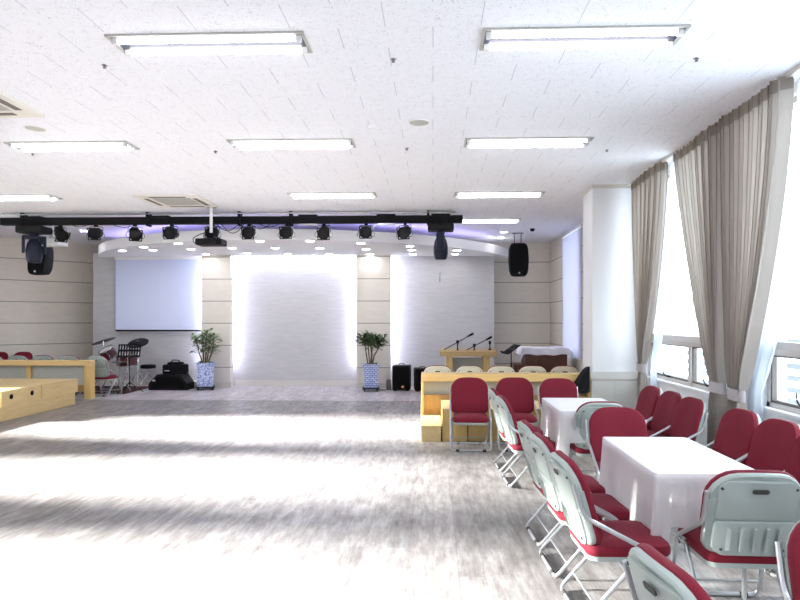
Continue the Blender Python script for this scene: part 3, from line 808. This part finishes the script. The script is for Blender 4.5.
# ------------------------------------------------------------------ wooden platforms and desks
def wbox(name, x0, x1, y0, y1, z0, z1, lab, cat, faces='woody', group=None, topt=.018):
    t = thing(name, lab, cat, ((x0+x1)/2, (y0+y1)/2, 0), 0, group)
    hx, hy = (x1-x0)/2, (y1-y0)/2
    MB().rbox(-hx, hx, -hy, hy, z1-topt, z1, .003).build('top_panel', M['woody'], t)
    MB().rbox(-hx+.004, hx-.004, -hy+.004, hy-.004, z0, z1-topt, .003).build('body', M[faces], t)
    return t
wbox('wooden_step', -8.9, -6.27, 7.6, 10.70, 0, .215, 'long pale wooden step along the floor at left edge', 'step')
t = wbox('wooden_platform_box', -8.9, -6.29, 8.85, 9.78, .215, .44, 'pale wooden box with two dark finger holes on the left step', 'platform')
for y in (9.07, 9.55):
    yy = y-(8.85+9.78)/2; hx = (8.9-6.29)/2
    MB().lathe([(0, 0), (.038, 0), (.038, .006), (.03, .008), (0, .004)], mtx=Matrix.Translation((hx-.004, yy, .335)) @ Matrix.Rotation(PI/2, 4, 'Y'), seg=18).build('finger_hole', M['grille'], t, True)
wbox('wooden_platform_box', -8.9, -6.28, 9.79, 10.80, .215, .44, 'plain pale wooden box at the far end of left step', 'platform')
wbox('wooden_step', -.15, .10, 7.55, 8.40, 0, .195, 'low pale wooden step at left end of right platform', 'step')
wbox('wooden_platform_box', .11, .42, 7.58, 8.40, 0, .40, 'narrow bright-topped wooden box beside the low right step', 'platform', 'woodz')
wbox('wooden_platform_box', .425, 2.10, 7.60, 8.40, 0, .40, 'wide wooden platform behind the chairs facing camera', 'platform', 'woodz')
def desk(x0, x1, y, ztop, depth, supports, lab, post, thick=.10):
    t = thing('wooden_desk', lab, 'desk', ((x0+x1)/2, y, 0)); hx = (x1-x0)/2
    MB().rbox(-hx, hx, -.0, depth, ztop-thick, ztop, .008).build('top_rail', M['woodx'], t)
    for s_ in (-1, 1):
        a = -hx if s_ < 0 else hx-post
        MB().rbox(a, a+post, .01, depth-.01, 0, ztop-thick, .006).build('end_post', M['woodz'], t)
    MB().box(-hx+post, hx-post, depth*.55, depth*.55+.015, .12, ztop-thick).build('back_panel', M['deskpanel'], t)
    MB().rbox(-hx+post, hx-post, depth*.35, depth*.55, .14, .26, .005).build('lower_rail', M['woodedge'], t)
    for x in supports: MB().box(x-(x0+x1)/2-.05, x-(x0+x1)/2+.05, depth*.3, depth*.55, .26, ztop-thick).build('support', M['woodz'], t)
    return t
desk(-9.3, -6.40, 11.40, .722, .18, (-7.62,), 'long blond wooden desk behind the left platform', .13)
MB_ = desk(-.16, 2.12, 8.45, .752, .24, (), 'long blond wooden rail desk on the right behind the red chairs', .035, .105)
b = MB().box(-1.10, 1.10, .05, .16, .26, .46); b.build('inner_rail', M['woodedge'], MB_)

# ------------------------------------------------------------------ lectern, mics, piano, stands
t = thing('lectern', 'blond wooden lectern with wide top behind the right rail', 'lectern', (.62, 11.2, 0))
MB().prism([(-.28, .84), (.28, .90), (.28, .955), (-.28, .925)], -.50, .50, lambda u, v, d: V(d, u, v)).build('top', M['woodlectern'], t)
for s_ in (-1, 1): MB().rbox(s_*.33-.06, s_*.33+.06, -.18, .2, .04, .87, .006).build('side_post', M['woodz'], t)
MB().box(-.27, .27, .0, .03, .3, .80).build('front_panel', M['deskpanel'], t)
MB().rbox(-.42, .42, -.22, .25, 0, .05, .008).build('base', M['woodx'], t)
def gooseneck(x, tipdx, h, lab):
    t = thing('microphone', lab, 'microphone', (x, 11.2, .925), 0, 'microphones on the lectern')
    MB().lathe([(.05, -.005), (.05, .012), (.012, .02), (.012, .05)], seg=14).build('base', M['black'], t, True)
    MB().tube([(0, 0, .03), (0, 0, h)], .011, 8).build('stem', M['black'], t, True)
    a, c = V(-.24, 0, h-.13), V(.24+tipdx, 0, h+.14)
    MB().tube([a, c], .008, 8).build('boom', M['black'], t, True)
    MB().rbox(-.025, .025, -.02, .02, h-.02, h+.04, .008).build('clamp', M['black'], t)
    d = (c-a).normalized()
    MB().tube([c-d*.07, c, c+d*.035, c+d*.055], [.014, .02, .022, .012], 10).build('capsule', M['grille'], t, True)
gooseneck(.44, 0, .15, 'black boom microphone above the lectern, left one')
gooseneck(.74, .03, .09, 'black boom microphone above the lectern, right one')
t = thing('microphone', 'short black microphone standing at the lectern right end', 'microphone', (1.02, 11.2, .95))
MB().lathe([(.03, -.005), (.03, .01), (.01, .02), (.01, .09), (.022, .10), (.022, .15), (0, .16)], seg=12).build('body', M['black'], t, True)
def music_stand(x, y, h, rz, lab, w=.46, hh=.32, tilt=25):
    t = thing('music_stand', lab, 'music stand', (x, y, 0), rz)
    b = MB()
    for k in range(3): a = 2*PI*k/3+.4; t_ = MB().tube([(0, 0, .22), (.10*math.cos(a), .10*math.sin(a), .14), (.26*math.cos(a), .26*math.sin(a), .012)], .009, 6, .04).build('leg', M['blackm'], t, True)
    MB().tube([(0, 0, .12), (0, 0, h)], .011, 8).build('pole', M['blackm'], t, True)
    mt = Matrix.Translation((0, 0, h)) @ Matrix.Rotation(-R(tilt), 4, 'X')
    b = MB()
    b.box(-w/2, w/2, -.006, .006, -hh/2, -hh/2+.03, mt).box(-w/2, w/2, -.006, .006, hh/2-.03, hh/2, mt).box(-w/2, w/2, -.006, .006, -.02, .02, mt)
    for k in range(9): x_ = -w/2+.011+k*(w-.022)/8; b.box(x_-.013, x_+.013, -.006, .006, -hh/2, hh/2, mt)
    b.box(-w/2, w/2, -.06, .0, -hh/2-.008, -hh/2, mt)
    b.build('desk', M['black'], t)
music_stand(1.50, 12.0, .92, R(-80), 'black music stand beside the cloth-covered brown piano', .42, .30, 55)
t = thing('piano', 'dark brown upright piano against the right stage wall', 'piano', (2.18, 12.35, 0))
MB().rbox(-.40, .40, -.30, .30, .05, .90, .012).build('case', M['darkwood'], t)
MB().rbox(-.62, -.40, -.30, .30, .52, .62, .01).build('key_bed', M['darkwood'], t)
for s_ in (-1, 1): MB().rbox(-.60, -.53, s_*.26-.03, s_*.26+.03, 0, .52, .006).build('leg', M['darkwood'], t)
MB().rbox(-.43, .43, -.32, .32, .90, .93, .008).build('lid', M['darkwood'], t)
o = MB()
def lc(u, v):
    x = -.60+1.14*u; y = -.40+.8*v; z = .945
    dx = max(0, abs(x+.02)-.43); dy = max(0, abs(y)-.33)
    z -= dx*.9+dy*1.9+.008*math.sin(22*u)*(1 if dy > 0 else 0)
    x = max(-.54, min(.50, x)); y = max(-.355-.01*math.sin(30*u), min(.355, y))
    if dx and x < 0: x = -.45-dx*.4
    return V(x, y, z+.006*math.sin(9*u)*math.cos(7*v))
o = MB().grid(lc, 30, 24).build('lace_cover', M['lace'], None, True, False); o.location = (2.18, 12.35, 0)
tag(o, 'white lace cloth draped over the brown piano top', 'cloth')
o = MB(); nfold = 18
def coat(u, v):
    w = .025+.115*v**.75; a = 2*PI*u
    return V(-w+w*math.cos(a)+.010*math.sin(5*a)*v, -.03+(.05+.05*v)*math.sin(a)+.010*math.sin(7*a+3*v)*v, .86-.34*v)
o = MB().grid(coat, 40, 14).build('coat', M['leather'], None, True)
o.location = (2.08, 8.36, 0); tag(o, 'black coat slung over the right end of wooden rail', 'coat')

# ------------------------------------------------------------------ drum corner
struct_rug = MB().rbox(-.85, .75, -.75, .60, 0, .012, .004).build('rug', M['rug']); struct_rug.location = (-6.92, 13.0, 0); tag(struct_rug, 'dark red rug under the drum kit', 'rug')
def cymbal(x, y, h, r, tilt, axis, lab, mname='brass'):
    t = thing('cymbal_stand', lab, 'cymbal', (x, y, .012), 0, 'cymbals of the drum kit')
    for k in range(3): a = 2*PI*k/3+.9; MB().tube([(0, 0, .38), (.11*math.cos(a), .11*math.sin(a), .22), (.24*math.cos(a), .24*math.sin(a), .01)], .008, 6, .05).build('leg', M['steel'], t, True)
    MB().tube([(0, 0, .2), (0, 0, h)], .011, 8).build('pole', M['steel'], t, True)
    mt = Matrix.Translation((0, 0, h)) @ Matrix.Rotation(tilt, 4, axis)
    MB().lathe([(0, .03), (.02, .028), (.04, .012), (r*.6, .004), (r, -.012), (r*.6, -.001), (.04, .005), (0, .018)], mtx=mt, seg=28).build('cymbal', M[mname], t, True)
    MB().lathe([(.014, .03), (.014, .05), (.006, .06), (0, .06)], mtx=mt, seg=10).build('wing_nut', M['steel'], t, True)
cymbal(-7.10, 13.15, 1.02, .26, R(-20), 'Y', 'dark tilted crash cymbal on stand at left of drum kit')
cymbal(-6.36, 13.2, .98, .22, R(28), 'X', 'dark cymbal behind the black music stand', 'black')
def drum(name, x, y, z0, z1, r, tilt, lab, shell, legs):
    t = thing(name, lab, 'drum', (x, y, .012), 0)
    mt = Matrix.Translation((0, 0, (z0+z1)/2)) @ Matrix.Rotation(tilt[0], 4, 'X') @ Matrix.Rotation(tilt[1], 4, 'Y'); h = (z1-z0)/2
    MB().lathe([(r, -h), (r, h)], mtx=mt, seg=24).build('shell', M[shell], t, True)
    for s_ in (-1, 1):
        MB().lathe([(0, s_*h), (r, s_*h)], mtx=mt, seg=24).build('skin', M['drumskin'], t)
        MB().lathe([(r, s_*h-.012), (r+.012, s_*h-.012), (r+.012, s_*h+.012), (r-.004, s_*h+.012)], mtx=mt, seg=24).build('hoop', M['steel'], t, True)
    b = MB()
    for k in range(6):
        a = 2*PI*k/6; p = V((r+.012)*math.cos(a), (r+.012)*math.sin(a), 0)
        b.tube([mt @ (p+V(0, 0, -h)), mt @ (p+V(0, 0, h))], .006, 6)
    b.build('lugs', M['steel'], t, True)
    if legs == 'floor':
        for k in range(3): a = 2*PI*k/3+.3; MB().tube([((r+.02)*math.cos(a), (r+.02)*math.sin(a), (z0+z1)/2), ((r+.02)*math.cos(a), (r+.02)*math.sin(a), .05), ((r+.05)*math.cos(a), (r+.05)*math.sin(a), .008)], .008, 6, .02).build('leg', M['steel'], t, True)
    else:
        MB().tube([(0, 0, .2), (0, 0, z0-.01)], .012, 8).build('pole', M['steel'], t, True)
        for k in range(3): a = 2*PI*k/3; MB().tube([(0, 0, z0-.02), (r*.8*math.cos(a), r*.8*math.sin(a), z0)], .008, 6).build('basket_arm', M['steel'], t, True)
        for k in range(3): a = 2*PI*k/3+.5; MB().tube([(0, 0, .34), (.10*math.cos(a), .10*math.sin(a), .2), (.22*math.cos(a), .22*math.sin(a), .01)], .008, 6, .05).build('leg', M['steel'], t, True)
drum('tom_drum', -6.88, 12.95, .66, .86, .15, (R(28), R(-22)), 'small drum with pale skin tilted on stand left of the music stand', 'drumred', 'stand')
drum('floor_tom', -6.55, 13.10, .50, .72, .21, (R(4), 0), 'dark red drum behind the black music stand', 'drumred', 'stand')
drum('snare_drum', -7.22, 12.60, .50, .62, .17, (0, 0), 'low dark red drum beside the end chair of left desk', 'drumred', 'stand')
t = thing('hi_hat_stand', 'slim chrome hi-hat stand in front of the drums', 'cymbal', (-6.52, 12.70, .012))
for k in range(3): a = 2*PI*k/3; MB().tube([(0, 0, .30), (.10*math.cos(a), .10*math.sin(a), .2), (.24*math.cos(a), .24*math.sin(a), .01)], .009, 6, .05).build('leg', M['steel'], t, True)
MB().tube([(0, 0, .1), (0, 0, .92)], .010, 8).build('pole', M['steel'], t, True)
for z, s_ in ((.60, 1), (.585, -1)): MB().lathe([(0, .018*s_), (.03, .015*s_), (.16, 0), (.03, .012*s_), (0, .015*s_)], c=(0, 0, z), seg=22).build('cymbal', M['brass'], t, True)
MB().rbox(-.05, .05, -.24, 0, .01, .03, .006).build('pedal', M['steel'], t)
t = thing('drum_throne', 'low black drum stool among the drum hardware', 'stool', (-6.30, 13.55, .012))
MB().lathe([(0, .40), (.15, .40), (.165, .42), (.165, .46), (.14, .48), (0, .485)], seg=22).build('seat', M['leather'], t, True)
MB().tube([(0, 0, .18), (0, 0, .40)], .014, 8).build('pole', M['steel'], t, True)
for k in range(3): a = 2*PI*k/3; MB().tube([(0, 0, .28), (.10*math.cos(a), .10*math.sin(a), .18), (.22*math.cos(a), .22*math.sin(a), .01)], .010, 6, .05).build('leg', M['steel'], t, True)
music_stand(-6.16, 12.42, .86, R(6), 'black slotted music stand in front of the drum kit', .44, .26, 12)

# ------------------------------------------------------------------ equipment and plants on the stage floor
t = thing('floor_monitor', 'black wedge-shaped floor monitor lying left of the left plant', 'speaker', (-5.58, 13.12, 0))
prof = [(-.42, 0), (.40, 0), (.40, .13), (.26, .33), (-.24, .33), (-.42, .14)]
MB().prism(prof, -.20, .22, lambda u, v, d: V(u, d, v)).build('cabinet', M['black'], t)
MB().prism([(-.36, .05), (.34, .05), (.34, .13), (.22, .29), (-.21, .29), (-.36, .13)], -.212, -.198, lambda u, v, d: V(u, d, v)).build('grille', M['grille'], t)
MB().box(-.33, -.27, -.222, -.211, .19, .22).build('badge', M['drumskin'], t)
t = thing('equipment_bag', 'black equipment bag set on top of the floor monitor', 'bag', (-5.52, 13.16, .33))
MB().rbox(-.24, .24, -.13, .14, 0, .20, .03).build('bag', M['leather'], t, True)
MB().rbox(-.15, .15, -.10, .11, .19, .25, .028).build('flap', M['leather'], t, True)
MB().tube([(-.10, 0, .24), (-.07, 0, .29), (.07, 0, .29), (.10, 0, .24)], .012, 6, .03).build('handle', M['leather'], t, True)
MB().box(-.18, -.08, -.136, -.129, .065, .08).build('badge', M['drumskin'], t)
def floor_speaker(x, y, w, h, rz, lab, knob):
    t = thing('floor_speaker', lab, 'speaker', (x, y, 0), rz)
    MB().rbox(-w/2, w/2, -.16, .18, .02, h, .02).build('cabinet', M['black'], t)
    MB().rbox(-w/2+.02, w/2-.02, -.172, -.158, .04, h-.03, .006).build('grille', M['grille'], t)
    if knob: MB().lathe([(.026, 0), (.026, .01), (0, .012)], mtx=Matrix.Translation((.04, -.172, .09)) @ Matrix.Rotation(PI/2, 4, 'X'), seg=14).build('badge', M['orange'], t, True)
    for s_ in (-1, 1): MB().box(s_*w*.36-.03, s_*w*.36+.03, -.14, .16, 0, .022).build('foot', M['rubber'], t)
    MB().tube([(-.06, .02, h-.004), (-.05, .02, h+.03), (.05, .02, h+.03), (.06, .02, h-.004)], .008, 6, .02).build('handle', M['black'], t, True)
floor_speaker(-.66, 13.1, .37, .53, R(-3), 'black floor speaker with amber badge right of the right plant', True)
floor_speaker(-.22, 13.0, .33, .48, R(8), 'smaller black floor speaker half hidden by the wooden rail', False)
t = thing('power_adapter', 'small dark box with cables on floor behind the right plant', 'cable box', (-.94, 13.2, 0))
MB().rbox(-.05, .05, -.06, .06, 0, .22, .01).build('box', M['gasket'], t); MB().tube([(.04, -.05, .12), (.06, -.1, .02), (-.1, -.16, .008), (-.2, -.1, .008)], .006, 6, .04).build('cable', M['black'], t, True)

def leaf(b, p, d, up, ln, wd):
    d = d.normalized(); sd = d.cross(up)
    if sd.length < 1e-3: sd = d.cross(V(1, 0, 0))
    sd.normalize(); n_ = sd.cross(d)
    rows = []
    for k, (f, w, droop) in enumerate(((0, .12, 0), (.25, .75, .03), (.5, 1, .02), (.78, .65, -.06), (1, .03, -.18))):
        c = p+d*ln*f+n_*ln*droop
        rows.append([b.bm.verts.new(c-sd*wd*w/2+n_*wd*.12*w), b.bm.verts.new(c), b.bm.verts.new(c+sd*wd*w/2+n_*wd*.12*w)])
    for a, c in zip(rows, rows[1:]):
        for i in range(2): b.face([a[i], a[i+1], c[i+1], c[i]])
def plant(x, y, pot_w, pot_h, lab, leafm, potm, trunks, seed, leaves, lsize, spread=.42):
    rnd = random.Random(seed)
    t = thing('potted_plant', lab, 'plant', (x, y, 0), math.atan2(-x, y))
    w0, w1 = pot_w*.46, pot_w*.52
    sq = lambda h_, z: [V(-h_, -h_, z), V(h_, -h_, z), V(h_, h_, z), V(-h_, h_, z)]
    pt = MB().rings([sq(w0, .075), sq(w1, .075+pot_h-.05), sq(w1+.012, .075+pot_h-.045), sq(w1+.012, .075+pot_h), sq(w1-.02, .075+pot_h), sq(w1-.03, .075+pot_h-.06)]).build('pot', M[potm], t)
    MB().box(-w1+.03, w1-.03, -w1+.03, w1-.03, .0+pot_h, .075+pot_h-.03).build('soil', M['soil'], t)
    tr_ = MB().rbox(-w1-.02, w1+.02, -w1-.02, w1+.02, .045, .075, .006).build('tray', M['navy'], t)
    for a in (-1, 1):
        for c in (-1, 1): MB().lathe([(0, -.02), (.022, -.02), (.022, .02), (0, .02)], mtx=Matrix.Translation((a*w1*.85, c*w1*.85, .022)) @ Matrix.Rotation(PI/2, 4, 'Y'), seg=10).build('caster', M['rubber'], tr_, True)
    z0 = pot_h+.05
    tips = []
    for pts, r_ in trunks:
        pts = [V(*p)+V(0, 0, z0) for p in pts]
        MB().tube(pts, [r_*(1-.5*i/(len(pts)-1)) for i in range(len(pts))], 7).build('stem', M['stem'], t, True)
        tips.append(pts)
    b = MB()
    for k in range(leaves):
        pts = rnd.choice(tips); f = 1-rnd.random()**1.5*spread; i = f*(len(pts)-1); j = min(int(i), len(pts)-2)
        p = pts[j].lerp(pts[j+1], i-j)
        a = rnd.random()*2*PI; el = rnd.uniform(-.35, .9)
        d = V(math.cos(a)*math.cos(el), math.sin(a)*math.cos(el), math.sin(el))
        p = p+d*rnd.uniform(.0, lsize*1.1)
        leaf(b, p, d+V(0, 0, .15), V(rnd.uniform(-.3, .3), rnd.uniform(-.3, .3), 1), lsize*rnd.uniform(.7, 1.25), lsize*rnd.uniform(.38, .55))
    for k in range(22):
        a = rnd.random()*2*PI; d = V(math.cos(a), math.sin(a), rnd.uniform(.5, 1.6))
        leaf(b, V(rnd.uniform(-.12, .12), rnd.uniform(-.12, .12), z0-.02), d, V(0, 0, 1), lsize*.9, lsize*.4)
    b.build('foliage', M[leafm], t, True, False)
plant(-4.86, 13.12, .345, .50, 'potted plant with pale variegated leaves before the left cream column', 'leafpale', 'planter',
      [([(0, 0, 0), (.02, .02, .25), (.01, 0, .48), (.02, .02, .62)], .018), ([(.05, .02, 0), (.14, .03, .25), (.15, .02, .42), (.20, 0, .54)], .016), ([(-.05, -.02, 0), (-.12, -.02, .22), (-.16, 0, .40), (-.20, .02, .52)], .016),
       ([(.03, -.04, 0), (.06, -.10, .25), (.08, -.14, .42), (.10, -.16, .52)], .014), ([(-.03, .04, 0), (-.04, .10, .25), (-.08, .12, .46), (-.10, .14, .55)], .014)], 11, 300, .12, .75)
plant(-1.30, 12.98, .30, .49, 'potted small tree with dark green round crown before the right column', 'leafdark', 'planterlattice',
      [([(.0, 0, 0), (.02, .02, .22), (.0, .02, .40), (.03, 0, .58)], .022), ([(-.06, .02, 0), (-.10, .02, .25), (-.12, 0, .42), (-.19, 0, .54)], .016), ([(.03, -.02, 0), (.07, -.02, .2), (.17, 0, .36), (.22, 0, .52)], .018),
       ([(.02, -.02, .0), (.02, -.08, .3), (.06, -.16, .45), (.08, -.18, .54)], .014), ([(-.02, .03, 0), (-.05, .10, .3), (-.05, .16, .46), (-.08, .18, .55)], .014)], 23, 420, .115)

# ------------------------------------------------------------------ light
W = bpy.data.worlds.new('World'); S.world = W; W.use_nodes = True
bg = W.node_tree.nodes['Background']; bg.inputs[0].default_value = (.86, .93, 1.0, 1); bg.inputs[1].default_value = 6.0
su = bpy.data.lights.new('sun', 'SUN'); su.energy = 165; su.angle = R(11); su.color = (1, .98, .93)
so = bpy.data.objects.new('sun', su); C.objects.link(so)
so.rotation_euler = V(1, -.01, -.285).to_track_quat('-Z', 'Y').to_euler()
# portals in the window openings
def portal(x, y0, y1, z0, z1, side):
    l = bpy.data.lights.new('window_portal', 'AREA'); l.shape = 'RECTANGLE'; l.size = z1-z0; l.size_y = y1-y0; l.cycles.is_portal = True
    o = bpy.data.objects.new('window_portal', l); C.objects.link(o); o.location = (x, (y0+y1)/2, (z0+z1)/2)
    o.rotation_euler = (0, R(90*side), 0)
for w in (W0, W1, W2, W3): portal(WX+.21, w[0], w[1], ZS, ZT, 1)
for w in wl: portal(LX-.19, w[0], w[1], 1.30, 2.65, -1)
# the rows of ceiling lights behind the camera
for x in (-6.2, -3.8, -1.45, .97):
    for y in (1.6, -.9):
        l = bpy.data.lights.new('rear_ceiling_light', 'AREA'); l.shape = 'RECTANGLE'; l.size = 1.2; l.size_y = .2; l.energy = 12; l.color = (.95, .97, 1)
        o = bpy.data.objects.new('rear_ceiling_light', l); C.objects.link(o); o.location = (x, y, CZ-.02)

# ------------------------------------------------------------------ camera and view
cam = bpy.data.cameras.new('camera'); co = bpy.data.objects.new('camera', cam); C.objects.link(co); S.camera = co
cam.sensor_width = 36; cam.lens = 622/800*36
cam.shift_x = -11/800; cam.shift_y = 20/800
co.location = (0, 0, 1.48); co.rotation_euler = (PI/2, 0, math.atan(22/622)); cam.clip_start = .05
vs = S.view_settings; S.display_settings.display_device = 'sRGB'
vs.view_transform = 'Standard'; vs.look = 'None'; vs.gamma = 1; vs.use_curve_mapping = False; vs.exposure = .62
S.cycles.use_denoising = True
S.cycles.max_bounces = 8; S.cycles.diffuse_bounces = 5; S.cycles.transparent_max_bounces = 16; S.cycles.sample_clamp_indirect = 8
S.cycles.caustics_reflective = False; S.cycles.caustics_refractive = False
